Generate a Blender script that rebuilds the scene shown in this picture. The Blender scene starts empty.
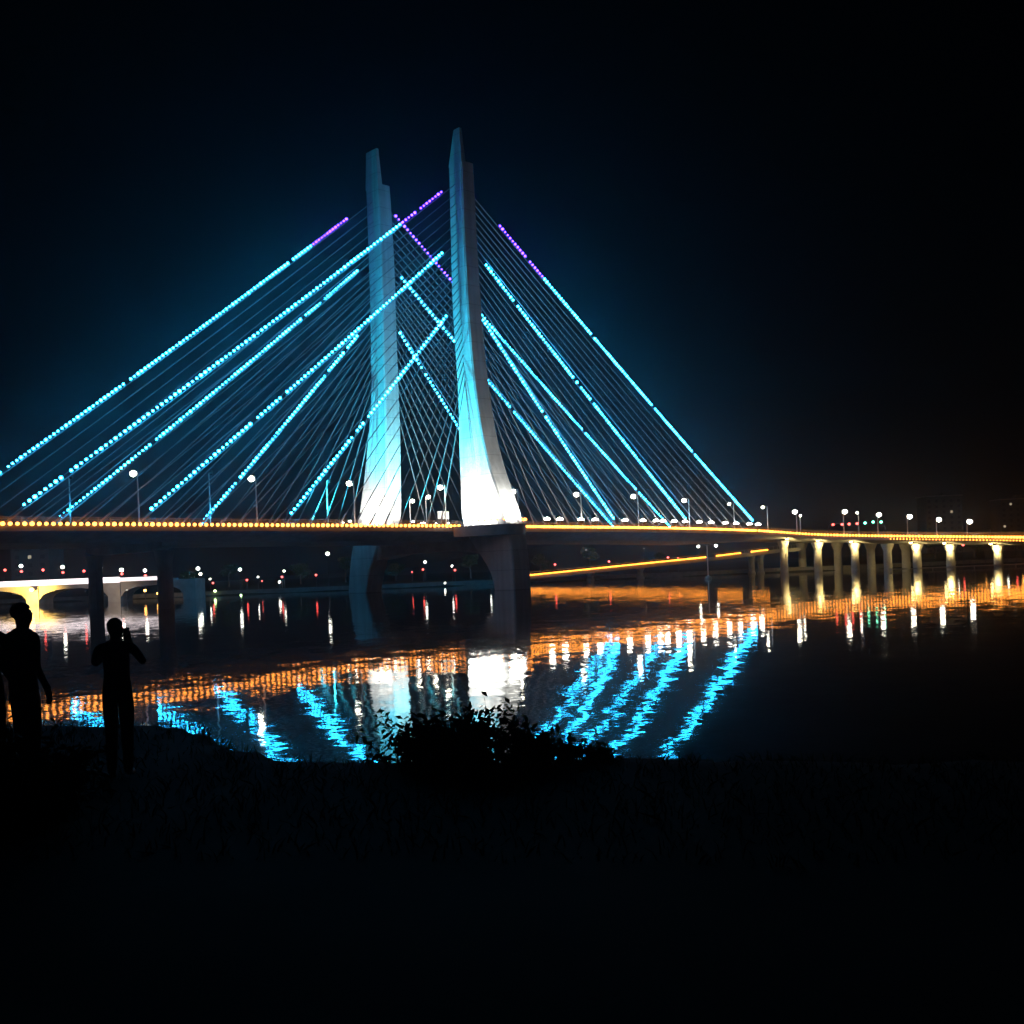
import bpy, bmesh, math, random
from mathutils import Vector, Matrix
random.seed(7)
sc = bpy.context.scene
C = sc.collection
R = math.radians

# ------------------------------------------------------------------ camera frame
F = 1100.0; ROLL = R(2.35); VH = 56.0; CH = 5.0
cr, sr = math.cos(ROLL), math.sin(ROLL)
def uv(x, y):
    a, b = x-512, y-512
    return a*cr - b*sr, a*sr + b*cr
def at(x, y, Y):                       # point seen at a pixel, Y metres out
    u, v = uv(x, y)
    return Vector((u/F*Y, Y, CH + (VH-v)/F*Y))
cd = bpy.data.cameras.new('camera'); cam = bpy.data.objects.new('camera', cd); C.objects.link(cam)
cd.sensor_width = 36; cd.lens = 36*F/1024; cd.clip_end = 4000; cd.clip_start = .1
cam.matrix_world = Matrix.Translation((0, 0, CH)) @ Matrix.Rotation(R(90), 4, 'X') @ Matrix.Rotation(-ROLL, 4, 'Z')
cd.shift_x = -VH*sr/1024; cd.shift_y = VH*cr/1024
sc.camera = cam

# ------------------------------------------------------------------ materials
def mat(name, col, rough=.7, noise=.25, scale=1.0, metal=0.0, bump=0.0, spec=.5):
    m = bpy.data.materials.new(name); m.use_nodes = True
    nt = m.node_tree; b = nt.nodes['Principled BSDF']
    tc = nt.nodes.new('ShaderNodeTexCoord'); n = nt.nodes.new('ShaderNodeTexNoise')
    n.inputs['Scale'].default_value = scale; n.inputs['Detail'].default_value = 5
    nt.links.new(tc.outputs['Object'], n.inputs['Vector'])
    r = nt.nodes.new('ShaderNodeValToRGB')
    r.color_ramp.elements[0].position = .3; r.color_ramp.elements[1].position = .7
    r.color_ramp.elements[0].color = tuple(c*(1-noise) for c in col)+(1,)
    r.color_ramp.elements[1].color = tuple(min(1, c*(1+noise)) for c in col)+(1,)
    nt.links.new(n.outputs['Fac'], r.inputs['Fac']); nt.links.new(r.outputs['Color'], b.inputs['Base Color'])
    b.inputs['Roughness'].default_value = rough; b.inputs['Metallic'].default_value = metal
    b.inputs['Specular IOR Level'].default_value = spec
    if bump:
        bp = nt.nodes.new('ShaderNodeBump'); bp.inputs['Strength'].default_value = bump
        nt.links.new(n.outputs['Fac'], bp.inputs['Height']); nt.links.new(bp.outputs['Normal'], b.inputs['Normal'])
    return m
def emit(name, col, k=1.0):
    m = bpy.data.materials.new(name); m.use_nodes = True; nt = m.node_tree
    nt.nodes.clear(); o = nt.nodes.new('ShaderNodeOutputMaterial'); e = nt.nodes.new('ShaderNodeEmission')
    e.inputs['Color'].default_value = tuple(c/max(col) for c in col)+(1,); e.inputs['Strength'].default_value = max(col)*k
    nt.links.new(e.outputs[0], o.inputs['Surface'])
    return m
M = dict(
    pylon=mat('pylon_concrete', (.46, .47, .47), .75, .12, .25),
    concrete=mat('grey_concrete', (.30, .29, .28), .85, .2, .4, bump=.1),
    fascia=mat('painted_fascia', (.20, .20, .20), .7, .2, .6),
    pale=mat('pale_fascia_paint', (.75, .74, .72), .6, .08, .5),
    asphalt=mat('asphalt', (.05, .05, .05), .9, .2, 2),
    steel=mat('galvanised_steel', (.32, .33, .34), .45, .15, 3, metal=.6),
    sheath=mat('cable_sheath', (.24, .24, .25), .5, .08, .5),
    dark=mat('dark_metal', (.05, .05, .055), .5, .2, 4, metal=.4),
    soil=mat('bank_soil', (.018, .018, .012), .95, .4, .8, bump=.4, spec=.05),
    grass=mat('night_grass', (.02, .03, .014), .9, .4, 3, spec=.05),
    leaf=mat('leaf', (.05, .08, .03), .8, .4, 2, spec=.1),
    bark=mat('bark', (.08, .06, .045), .9, .3, 4, bump=.4),
    hill=mat('wooded_hill', (.03, .04, .03), .95, .4, .02),
    wall=mat('render_wall', (.12, .115, .11), .85, .15, .2),
    stone=mat('embankment_stone', (.10, .095, .085), .9, .3, .8, bump=.3),
    skin=mat('skin', (.35, .22, .16), .6, .08, 20), hair=mat('hair', (.015, .013, .012), .5, .3, 40),
    shirt=mat('dark_shirt', (.03, .03, .035), .9, .2, 15), trousers=mat('dark_trousers', (.025, .025, .03), .9, .2, 15),
    shoe=mat('shoe', (.03, .03, .03), .6, .2, 10), cap=mat('cap_cloth', (.03, .03, .03), .9, .2, 20),
    sign=mat('sign_panel', (.7, .7, .68), .5, .05, 1),
    led=emit('cyan_led', (1.0, 25, 52)), led_violet=emit('violet_led', (2.2, .6, 24)),
    warm=emit('amber_deck_led', (10, 3.0, .42)), warm2=emit('yellow_deck_led', (10.5, 3.2, .36)),
    ramp=emit('ramp_amber_led', (8, 2.4, .22)),
    white=emit('white_lamp', (24, 22.5, 18)), flood=emit('flood_lens', (32, 31, 27)),
    cool=emit('small_white_lamp', (15, 15, 13)), green=emit('green_lamp', (2, 12, 7)), ltgreen=emit('pale_green_lamp', (8, 13, 5)),
    red=emit('red_lamp', (9, .8, .7)), amber=emit('amber_lamp', (14, 6, 1.2)),
    dim=emit('dim_lamp', (1.0, .95, .8)), window=emit('lit_window', (.35, .3, .2)), fascia_glow=emit('white_fascia_glow', (2.0, 1.7, 1.75)),
    yflood=emit('yellow_flood_lens', (22, 16, 6)),
)
def pylon_finish(m):
    nt = m.node_tree; b = nt.nodes['Principled BSDF']; src = b.inputs['Base Color'].links[0].from_socket
    tc = nt.nodes.new('ShaderNodeTexCoord'); mp = nt.nodes.new('ShaderNodeMapping'); mp.inputs['Scale'].default_value = (.9, .9, .035)
    n = nt.nodes.new('ShaderNodeTexNoise'); n.inputs['Scale'].default_value = 1.0; n.inputs['Detail'].default_value = 4
    nt.links.new(tc.outputs['Object'], mp.inputs['Vector']); nt.links.new(mp.outputs[0], n.inputs['Vector'])
    sx = nt.nodes.new('ShaderNodeSeparateXYZ'); nt.links.new(tc.outputs['Object'], sx.inputs[0])
    def math_(op, a, b_): 
        k = nt.nodes.new('ShaderNodeMath'); k.operation = op
        for i, v in enumerate((a, b_)):
            if isinstance(v, (int, float)): k.inputs[i].default_value = v
            else: nt.links.new(v, k.inputs[i])
        return k.outputs[0]
    joint = math_('LESS_THAN', math_('FRACT', math_('MULTIPLY', sx.outputs['Z'], 1/4.5), 0), .035)
    fac = math_('SUBTRACT', math_('MULTIPLY', n.outputs['Fac'], 1.0), .5)
    k = math_('SUBTRACT', math_('ADD', .92, math_('MULTIPLY', fac, .7)), math_('MULTIPLY', joint, .28))
    mx = nt.nodes.new('ShaderNodeVectorMath'); mx.operation = 'SCALE'
    nt.links.new(src, mx.inputs[0]); nt.links.new(k, mx.inputs['Scale']); nt.links.new(mx.outputs[0], b.inputs['Base Color'])
pylon_finish(M['pylon'])
# ------------------------------------------------------------------ mesh helpers
class MB:
    def __init__(s): s.v, s.f = [], []
    def add(s, vs, fs):
        o = len(s.v); s.v += [tuple(v) for v in vs]; s.f += [tuple(i+o for i in f) for f in fs]; return s
    def box(s, c, half, mtx=None):
        c = Vector(c); vs = []
        for dx in (-1, 1):
            for dy in (-1, 1):
                for dz in (-1, 1):
                    p = Vector((dx*half[0], dy*half[1], dz*half[2]))
                    vs.append(c + (mtx @ p if mtx else p))
        return s.add(vs, [(0,1,3,2),(4,6,7,5),(0,4,5,1),(2,3,7,6),(0,2,6,4),(1,5,7,3)])
    def tube(s, pts, rad, n=8, caps=True):
        pts = [Vector(p) for p in pts]; rad = rad if isinstance(rad, (list, tuple)) else [rad]*len(pts)
        vs = []; up = None
        for i, p in enumerate(pts):
            d = (pts[min(i+1, len(pts)-1)] - pts[max(i-1, 0)]).normalized()
            a = Vector((0, 0, 1)) if abs(d.z) < .95 else Vector((1, 0, 0))
            if up is not None: a = up
            x = (a - d*a.dot(d)).normalized(); up = x; y = d.cross(x)
            for k in range(n):
                t = 2*math.pi*k/n; vs.append(p + (x*math.cos(t) + y*math.sin(t))*rad[i])
        fs = [(i*n+k, i*n+(k+1) % n, (i+1)*n+(k+1) % n, (i+1)*n+k) for i in range(len(pts)-1) for k in range(n)]
        if caps: fs += [tuple(range(n))[::-1], tuple((len(pts)-1)*n+k for k in range(n))]
        return s.add(vs, fs)
    def lathe(s, c, prof, n=12):
        c = Vector(c)
        vs = [c + Vector((r*math.cos(2*math.pi*k/n), r*math.sin(2*math.pi*k/n), z)) for r, z in prof for k in range(n)]
        fs = [(i*n+k, i*n+(k+1) % n, (i+1)*n+(k+1) % n, (i+1)*n+k) for i in range(len(prof)-1) for k in range(n)]
        fs += [tuple(range(n))[::-1], tuple((len(prof)-1)*n+k for k in range(n))]
        return s.add(vs, fs)
    def ball(s, c, r, sq=1.0):
        c = Vector(c); return s.add([c + Vector((v[0]*r, v[1]*r, v[2]*r*sq)) for v in ICO[0]], ICO[1])
    def sweep(s, secs, close=True, caps=True):      # list of rings of equal length
        n = len(secs[0]); vs = [p for q in secs for p in q]; m = n if close else n-1
        fs = [(i*n+k, i*n+(k+1) % n, (i+1)*n+(k+1) % n, (i+1)*n+k) for i in range(len(secs)-1) for k in range(m)]
        if caps: fs += [tuple(range(n))[::-1], tuple((len(secs)-1)*n+k for k in range(n))]
        return s.add(vs, fs)
    def build(s, name, m, parent=None, smooth=False, loc=None):
        me = bpy.data.meshes.new(name); me.from_pydata(s.v, [], s.f); me.update()
        bm = bmesh.new(); bm.from_mesh(me); bmesh.ops.recalc_face_normals(bm, faces=bm.faces); bm.to_mesh(me); bm.free()
        if smooth:
            for p in me.polygons: p.use_smooth = True
        me.materials.append(M[m] if isinstance(m, str) else m)
        o = bpy.data.objects.new(name, me); C.objects.link(o)
        if parent is not None: o.parent = parent
        if loc is not None: o.location = loc
        return o
_b = bmesh.new(); bmesh.ops.create_icosphere(_b, subdivisions=1, radius=1)
_b.verts.ensure_lookup_table(); _b.verts.index_update()
ICO = ([tuple(v.co) for v in _b.verts], [tuple(v.index for v in f.verts) for f in _b.faces]); _b.free()

def tag(o, label=None, cat=None, group=None, kind=None):
    if label: o['label'] = label
    if cat: o['category'] = cat
    if group: o['group'] = group
    if kind: o['kind'] = kind
    return o
def thing(name, label, cat, loc=(0, 0, 0), rz=0, group=None):
    o = bpy.data.objects.new(name, None); C.objects.link(o); o.location = loc; o.rotation_euler = (0, 0, rz)
    return tag(o, label, cat, group)
def dup(root, loc, rz, label, group=None):
    r = root.copy(); C.objects.link(r); r.location = loc; r.rotation_euler = (0, 0, rz); r['label'] = label
    if group: r['group'] = group
    for ch in list(root.children):
        c = ch.copy(); C.objects.link(c); c.parent = r
        for g in ch.children:
            d = g.copy(); C.objects.link(d); d.parent = c
    return r
ORD = ('first second third fourth fifth sixth seventh eighth ninth tenth eleventh twelfth thirteenth fourteenth fifteenth '
       'sixteenth seventeenth eighteenth nineteenth twentieth').split()
def lerp_tab(tab, x):
    tab = sorted(tab)
    if x <= tab[0][0]: (a, b), (c, d) = tab[0], tab[1]
    elif x >= tab[-1][0]: (a, b), (c, d) = tab[-2], tab[-1]
    else:
        for i in range(len(tab)-1):
            if tab[i][0] <= x <= tab[i+1][0]: (a, b), (c, d) = tab[i], tab[i+1]; break
    return b + (d-b)*(x-a)/(c-a)

# ------------------------------------------------------------------ bridge frame
O = Vector((-6.4, 259.6, 0)); D = Vector((.7225, .6914, 0)).normalized(); N = Vector((-D.y, D.x, 0))
W = 38.0
RZ = math.atan2(D.y, D.x)
def Bp(s, t, z): return O + D*s + N*t + Vector((0, 0, z))
def hit(x, y, p, n):                    # view ray through a pixel meets a plane
    a = Vector((0, 0, CH)); d = at(x, y, 1.0) - a
    return a + d*((p-a).dot(n)/d.dot(n))
def st(p): q = p - O; return q.dot(D), q.dot(N)
# deck edge height along the main bridge
ZT = []
for x, y in ((0, 523), (100, 523.6), (200, 524.5), (300, 525), (380, 525.2), (470, 525.6), (520, 526.4), (600, 527), (670, 527.5), (760, 530.5)):
    p = hit(x, y, Bp(0, 0, 0), N); ZT.append((st(p)[0], p.z))
def zd(s):
    if s < ZT[0][0]: return ZT[0][1]
    return lerp_tab(ZT, s)
ZS = {}
def zdeck(s):                           # smoothed
    return sum(zd(s+k*6) for k in range(-4, 5))/9
S0, S1 = -150.0, 112.0

def deck_ring(e, n, w, z, th=3.2):       # e: near edge point, n: unit vector to the far edge
    q = lambda t, h: e + n*t + Vector((0, 0, h))
    return [Vector((p.x, p.y, z+h)) for p, h in ((q(0, 0), 0), (q(0, 0), -1.3), (q(5, 0), -th), (q(w-5, 0), -th), (q(w, 0), -1.3), (q(w, 0), 0))]
bridge = thing('cable_stayed_bridge', 'wide bridge with two white sail-shaped pylons and cables strung with cyan lights', 'bridge', Bp(0, 0, 0))
def keep(o):
    o.parent = bridge; o.matrix_parent_inverse = Matrix.Translation(-Vector(bridge.location)); return o
def bpart(mb, name, m, parent=None, smooth=False, label=None):
    par = parent or bridge
    o = mb.build(name, m, None, smooth)
    o.parent = par; o.matrix_parent_inverse = Matrix.Translation(-Vector(bridge.location))
    if par is not bridge: o.matrix_parent_inverse = Matrix.Identity(4)
    if label: o['label'] = label
    return o
ss = [S0 + (S1-S0)*i/120 for i in range(121)]
bpart(MB().sweep([deck_ring(Bp(s, 0, 0), N, W, zdeck(s)) for s in ss]), 'deck', 'fascia')
bpart(MB().sweep([[Bp(s, t, zdeck(s)+h) for t, h in ((3, .004), (W-3, .004), (W-3, .05), (3, .05))] for s in ss]), 'roadway', 'asphalt')
mk = MB()
for t in (6.5, 10, 13.5, 24.5, 28, 31.5): mk.sweep([[Bp(s, t-.08, zdeck(s)+.056), Bp(s, t+.08, zdeck(s)+.056)] for s in ss], close=False, caps=False)
bpart(mk, 'lane_marking', 'pale')
for t in (.25, W-.25):
    rl = MB()
    for h in (.45, .8, 1.1): rl.tube([Bp(s, t, zdeck(s)+h) for s in ss], .035, 4)
    s = S0
    while s < S1: rl.box(Bp(s, t, zdeck(s)+.55), (.05, .05, .55)); s += 2.2
    bpart(rl, 'railing', 'steel')
# deck edge lights
def chain(items, name, parent, mats, n=6):   # one continuous lamp cord: items = (point, radius, material index or None for a dead lamp)
    mb = MB(); rings = []; kinds = []
    P = [Vector(i[0]) for i in items]
    for i, (p, r, k) in enumerate(items):
        p = P[i]; d = (P[min(i+1, len(P)-1)] - P[max(i-1, 0)]).normalized(); x = d.cross(Vector((0, 0, 1))).normalized(); y = x.cross(d)
        for off, rr in ((-1, .12), (-.72, .7), (0, 1), (.72, .7), (1, .12)):
            q = r*rr if k is not None else .03
            rings.append([p + d*off*r + (x*math.cos(2*math.pi*j/n)+y*math.sin(2*math.pi*j/n))*q for j in range(n)])
    mb.sweep(rings)
    o = mb.build(name, 'dark', parent, smooth=True)
    for m in mats: o.data.materials.append(M[m])
    ns = len(rings)-1
    for f in o.data.polygons:
        vs = [v//n for v in f.vertices]; lo, hi = min(vs), max(vs)
        if lo//5 == hi//5 and items[lo//5][2] is not None and hi > lo: f.material_index = 1+items[lo//5][2]
    return o
def spaced(pts, step, r, skip=.0):
    out = []; acc = 0
    for a, b in zip(pts, pts[1:]):
        L = (b-a).length; k = step-acc
        while k < L:
            out.append((a + (b-a)*(k/L), r*random.uniform(.88, 1.1), None if random.random() < skip else 0)); k += step
        acc = (acc + L) % step
    return out
e = [Bp(s, -.12, zdeck(s)-.05) for s in ss]
pl0 = [p for p, s in zip(e, ss) if s < -7]; pl1 = [p for p, s in zip(e, ss) if s > 7]
keep(chain(spaced(pl0, 1.2, .36, .01), 'edge_light_strip', None, ['warm']))
keep(chain(spaced(pl1, .95, .36), 'edge_light_strip', None, ['warm2']))

# ------------------------------------------------------------------ pylons
def edge_tab(px, s0):
    out = []
    for x, y in px:
        p = hit(x, y, Bp(s0, 0, 0), D); out.append((p.z, st(p)[1]))
    return sorted(out)
def smooth_tab(tab, z, w=2.0): return sum(lerp_tab(tab, z+k*w) for k in (-2, -1, 0, 1, 2))/5
H0 = 2.7
near_in = edge_tab([(446, 160), (448, 230), (450, 300), (454, 360), (457, 400), (458, 450), (460, 500), (461, 527), (470, 545), (486, 560), (494, 580), (496, 620)], -H0)
near_out = edge_tab([(459, 160), (462, 230), (466, 300), (470, 350), (473, 380), (480, 430), (487, 460), (493, 480), (501, 500), (508, 524), (512, 550), (514, 570), (516, 620)], -H0)
far_out = edge_tab([(361, 150), (364, 200), (368, 300), (370, 400), (366, 450), (362, 490), (357, 524), (351, 550), (349, 570), (347, 620)], -H0)
far_in = edge_tab([(372, 150), (376, 185), (380, 260), (382, 340), (383, 370), (385, 430), (386, 524), (376, 550), (367, 575), (364, 620)], -H0)
def pylon(tin, tout, ytop, ycrest, xc, recess):
    ztop = hit(xc, ytop, Bp(-H0, 0, 0), D).z; zc = hit(xc, ycrest, Bp(-H0, 0, 0), D).z
    hw = lambda z: 2.75 - .75*max(0, z)/110
    mb = MB(); zs = [-3 + (ztop+3)*i/46 for i in range(47)]
    rings = []
    for z in zs:
        a, b = smooth_tab(tin, z), smooth_tab(tout, z); h = hw(z); c = .35 if b > a else -.35
        top = 0
        rings.append([Bp(s_, t_, z) for s_, t_ in ((-h+.35, a), (-h, a+c), (-h, b-c), (-h+.35, b), (h-.35, b), (h, b-c), (h, a+c), (h-.35, a))])
    mb.sweep(rings)
    # raised chisel crest on the shoreward face
    a, b = smooth_tab(tin, ztop), smooth_tab(tout, ztop); h = hw(ztop); m_ = b-(b-a)*.1; k = (zc-ztop)
    a2 = a+(b-a)*(.45 if not recess else .05)
    mb.sweep([[Bp(-h+.05, a, ztop-.5), Bp(-h+.05, b, ztop-.5), Bp(-h+1.5, b, ztop-.5), Bp(-h+1.5, a, ztop-.5)],
              [Bp(-h+.25, a2, zc), Bp(-h+.25, m_, zc), Bp(-h+.9, m_, zc), Bp(-h+.9, a2, zc)]])
    if recess:
        mb.sweep([[Bp(-h+1.55, b, ztop-.5), Bp(h-.1, b, ztop-.5), Bp(h-.1, b-(b-a)*.22, ztop-.5), Bp(-h+1.55, b-(b-a)*.22, ztop-.5)],
                  [Bp(-h+1.2, b-(b-a)*.1, zc-.3), Bp(h-1.3, b-(b-a)*.1, zc-.8), Bp(h-1.3, b-(b-a)*.25, zc-.8), Bp(-h+1.2, b-(b-a)*.25, zc-.3)]])
    return bpart(mb, 'pylon', 'pylon'), ztop
py_n, _ = pylon(near_in, near_out, 162, 128, 453, False)
py_n['label'] = 'nearer and taller white pylon with flared foot'
py_f, _ = pylon(far_in, far_out, 186, 150, 368, True)
py_f['label'] = 'further white pylon with a notched top'
# platform round the near pylon
pf = MB(); out = []
for i in range(25):
    a = math.pi*(1 - i/24); out.append((-1.5+8.5*math.cos(a), -1 - 12.2*math.sin(a)**1.5 if math.sin(a) > 1e-6 else -1))
zp = zdeck(0)
pf.sweep([[Bp(s, t, zp-2.6) for s, t in out] + [Bp(7, .0, zp-2.6), Bp(-10, .0, zp-2.6)], [Bp(s, t, zp-.15) for s, t in out] + [Bp(7, .0, zp-.15), Bp(-10, .0, zp-.15)]])
bpart(pf, 'platform', 'fascia')
keep(chain(spaced([Bp(s, t-.1 , zp+.9) for s, t in out if s > -9.5], 1.5, .24), 'platform_light_strip', None, ['warm']))
pr = MB(); pr.tube([Bp(s, t+.2, zp+1.0) for s, t in out], .05, 5)
for s, t in out: pr.box(Bp(s, t+.2, zp+.4), (.05, .05, .6))
bpart(pr, 'platform_railing', 'steel')
for y in (541, 549.5, 558):
    p = hit(517.5, y, Bp(0, -9.5, 0), N); bpart(MB().ball(p, .22), 'marker_light', 'cool')
# cross beam under the deck, between the legs
z = zdeck(0)-3.2
bpart(MB().sweep([[Bp(-2.2, t, z-h), Bp(2.2, t, z-h), Bp(2.2, t, z-.004), Bp(-2.2, t, z-.004)] for t, h in ((-2, 3.5), (8, 2.4), (19, 2.2), (30, 2.4), (40, 3.5))]), 'cross_beam', 'concrete')
# side-span piers (two columns and a cap each) - columns taper and carry bearings
for s_ in (-79, -125):
    z = zdeck(s_)-3.2
    for t in (3.5, W-3):
        c = MB().lathe(Bp(s_, t, 0), [(1.6, -3), (1.5, 1.2), (1.4, z-4), (1.9, z-1.6), (1.9, z-1.5)], 16)
        bpart(c, 'pier_column', 'concrete', smooth=False)
    bpart(MB().sweep([[Bp(s_-1.5, t, z-h), Bp(s_+1.5, t, z-h), Bp(s_+1.5, t, z-.004), Bp(s_-1.5, t, z-.004)] for t, h in ((1, .8), (6, 1.5), (W-7, 1.5), (W-2, .8))]), 'pier_cap', 'concrete')

# ------------------------------------------------------------------ stay cables
TN, TF = .9, W-.9
def tcen(tin, tout, z): return (smooth_tab(tin, z)+smooth_tab(tout, z))/2
def anchors(plane, lst):                 # (string start px, deck end px, extrapolated pylon px) -> (s, zpylon, fraction where lights start, end)
    res = []
    for a, b, c in lst:
        t = TN if plane == 'n' else TF
        pb = hit(b[0], b[1], Bp(0, t, 0), N); s = st(pb)[0]
        zc = hit(c[0], c[1], Bp(0, 0, 0), D).z
        res.append((s, zc, a, b, c))
    return res
LIT = {
 ('n', -1): anchors('n', [((441,192),(5,513),(455,181)), ((442,253),(139,514),(457,240)), ((446,316),(285,515),(459,300))]),
 ('n', 1): anchors('n', [((500,226),(759,523),(460,179)), ((486,265),(691,523),(459,230)), ((483,320),(617,522),(461,286))]),
 ('f', -1): anchors('f', [((346,219),(-82,515),(378,196)), ((357,271),(44,519),(380,252)), ((357,336),(195,519),(382,307))]),
 ('f', 1): anchors('f', [((396,216),(676,519),(384,203)), ((402,278),(618,521),(386,259)), ((400,333),(524,511),(388,316))]),
}
def proj(p):
    u = p.x/p.y*F; v = VH - (p.z-CH)/p.y*F
    return 512 + u*cr + v*sr, 512 - u*sr + v*cr
UP = Vector((0, 0, .75))
for (pl, side), lit in LIT.items():
    tin, tout = (near_in, near_out) if pl == 'n' else (far_in, far_out)
    tdk = TN if pl == 'n' else TF
    def ends(sv, zt): return Bp(side*sv, tdk, zdeck(side*sv)+.2), Bp(side*1.6, tcen(tin, tout, zt), zt)
    def cpt(base, top, k):
        p = base.lerp(top, k); p.z -= (top-base).length*.006*4*k*(1-k); return p
    lit2 = []
    for s_, zt, a, b, c in lit:             # the string has to start at its measured height on the pylon
        sv = abs(s_)
        for _ in range(6):
            base, top = ends(sv, zt)
            k1 = min((i/400 for i in range(120, 400)), key=lambda k: abs(proj(cpt(base, top, k)+UP)[0]-a[0]))
            q = cpt(base, top, k1)+UP; zt += (proj(q)[1]-a[1])*q.y/F/k1
        lit2.append((sv, zt, k1))
    tab = sorted((l[0], l[1]) for l in lit2); smax = tab[-1][0]
    NCAB = 25
    svals = [13 + (smax-13)*i/(NCAB-1) for i in range(NCAB)]
    for l in lit2:
        k = min(range(NCAB), key=lambda i: abs(svals[i]-l[0])); svals[k] = l[0]
    for sv in svals:
        zt = lerp_tab([(13, tab[0][1]-17)]+tab, sv); base, top = ends(sv, zt); L = (top-base).length
        cb = MB().tube([cpt(base, top, i/12) for i in range(13)], .105, 6)
        d = (top-base).normalized(); cb.tube([base - d*.3, base + d*3.0], .2, 8)      # anchor sleeve
        l = [q for q in lit2 if abs(q[0]-sv) < 1e-6]
        o = bpart(cb, 'stay_cable', 'sheath', label='stay cable strung with a line of coloured lights' if l else None)
        if l:
            k1 = l[0][2]; n = int(L*(k1-.03)/{('n', -1): 1.16, ('n', 1): 1.0, ('f', -1): 1.06, ('f', 1): 1.18}[(pl, side)]); gaps = [(random.uniform(.1, .95), random.uniform(.002, .005)) for _ in range(2)]
            vio = l[0] is lit2[0]; kv = {('n', -1): .88, ('n', 1): .865, ('f', -1): .895, ('f', 1): .80}[(pl, side)]
            items = []
            for i in range(n+1):
                k = .03 + (k1-.03)*i/n
                dead = any(abs(k-g) < w_ for g, w_ in gaps) or random.random() < .01
                items.append((cpt(base, top, k)+UP, .30*random.uniform(.72, 1.14), None if dead else (1 if vio and k > kv*k1 else 0)))
            chain(items, 'light_string', o, ['led', 'led_violet'])

# ------------------------------------------------------------------ approach viaduct
ctrl = [(700, 528.6, None), (760, 530.5, None), (812, 534, 16.2), (860, 535.3, 16.5), (912, 536, 17.0), (1024, 537, 18.5), (1160, 538, 21.5)]
CP = []
for x, y, q in ctrl:
    u, v = uv(x, y)
    if q is None: q = 20.7 - .018*u
    CP.append(at(x, y, 5500/q))
CP[0] = Bp(S1-20, 0, zdeck(S1-20)); CP[1] = Bp(S1, 0, zdeck(S1))
AP = []
for i in range(1, len(CP)-1):
    p0, p1, p2 = CP[i-1], CP[i], CP[i+1]; p3 = CP[min(i+2, len(CP)-1)]
    for k in range(10):
        t = k/10
        AP.append(.5*((2*p1)+(-p0+p2)*t+(2*p0-5*p1+4*p2-p3)*t*t+(-p0+3*p1-3*p2+p3)*t**3))
AP.append(CP[-1])
def anorm(i):
    d = AP[min(i+1, len(AP)-1)] - AP[max(i-1, 0)]; d.z = 0; d.normalize(); return Vector((-d.y, d.x, 0))
AN = [anorm(i) for i in range(len(AP))]; AN[0] = N.copy()
AW = [W + (20-W)*min(1, i/14) for i in range(len(AP))]
via = thing('approach_viaduct', 'curving approach viaduct on floodlit round columns at the right end of the bridge', 'viaduct')
MB().sweep([deck_ring(p+(AN[i]*.0), AN[i], AW[i], p.z-.004, 2.4) for i, p in enumerate(AP)]).build('deck', 'fascia', via)
MB().sweep([[AP[i]+AN[i]*t+Vector((0, 0, h)) for t, h in ((1, .004), (AW[i]-1, .004), (AW[i]-1, .05), (1, .05))] for i in range(len(AP))]).build('roadway', 'asphalt', via)
for t0 in (0, 1):
    rl = MB(); P = [AP[i]+AN[i]*(.25 if not t0 else AW[i]-.25) for i in range(len(AP))]
    for h in (.45, .8, 1.1): rl.tube([p+Vector((0, 0, h)) for p in P], .04, 4)
    for p in P: rl.box(p+Vector((0, 0, .55)), (.06, .06, .55))
    rl.build('railing', 'steel', via)
chain(spaced([AP[i]-AN[i]*.15+Vector((0, 0, -.05)) for i in range(len(AP))], .95, .36), 'edge_light_strip', via, ['warm2'])
low = [AP[i]-AN[i]*.12+Vector((0, 0, -.95)) for i in range(26, len(AP))]
chain(spaced(low, 1.0, .2), 'lower_light_strip', via, ['ramp'])
def along(xpx, far, inset):
    best = None
    for i in range(len(AP)-1):
        for k in range(10):
            p = AP[i].lerp(AP[i+1], k/10); n = AN[i].lerp(AN[i+1], k/10); w = AW[i]+(AW[i+1]-AW[i])*k/10
            q = p + n*(w-inset if far else inset); e = abs(proj(q)[0]-xpx)
            if best is None or e < best[0]: best = (e, q, n, p, w)
    return best[1:]
def column(q, r=1.25, par=via):
    z = q.z-2.4
    return MB().lathe((q.x, q.y, 0), [(r*1.08, -3), (r*1.0, .9), (r*.96, z-2.2), (r*1.5, z-.5), (r*1.5, z-.01)], 18).build('column', 'concrete', par)
FLOODC = []
for x in (783, 817, 854, 887, 916, 950, 998):
    q, n, p, w = along(x, False, 4.0); column(q)
    FLOODC.append((q, n, x))
for x in (801, 837, 870, 905):
    q, n, p, w = along(x, True, 4.5); column(q, 1.3)
# river road ramp below the deck, with its amber edge light
ramp = thing('riverside_ramp', 'low ramp rising to the right beneath the bridge with a thin amber light line', 'ramp')
ra = [at(x, y, 350) for x, y in ((500, 578), (530, 575), (640, 564.3), (705, 557.3), (745, 553), (778, 548.6), (800, 547))]
MB().sweep([[p+Vector((0, 0, -.15)), p+Vector((0, 7, -.15)), p+Vector((0, 7, -1.3)), p+Vector((0, 0, -1.3))] for p in ra]).build('deck', 'fascia', ramp)
rb = spaced([at(519, 576.2, 349.7), at(706, 557.1, 349.7), at(769, 549.6, 349.7)], .62, .28)
rb = [(p, r_, None if (706 < proj(p)[0] < 715 or 742 < proj(p)[0] < 750) else k) for p, r_, k in rb]
chain(rb, 'edge_light_strip', ramp, ['ramp'])
rr = MB(); rr.tube([p+Vector((0, .5, .9)) for p in ra], .05, 5)
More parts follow.
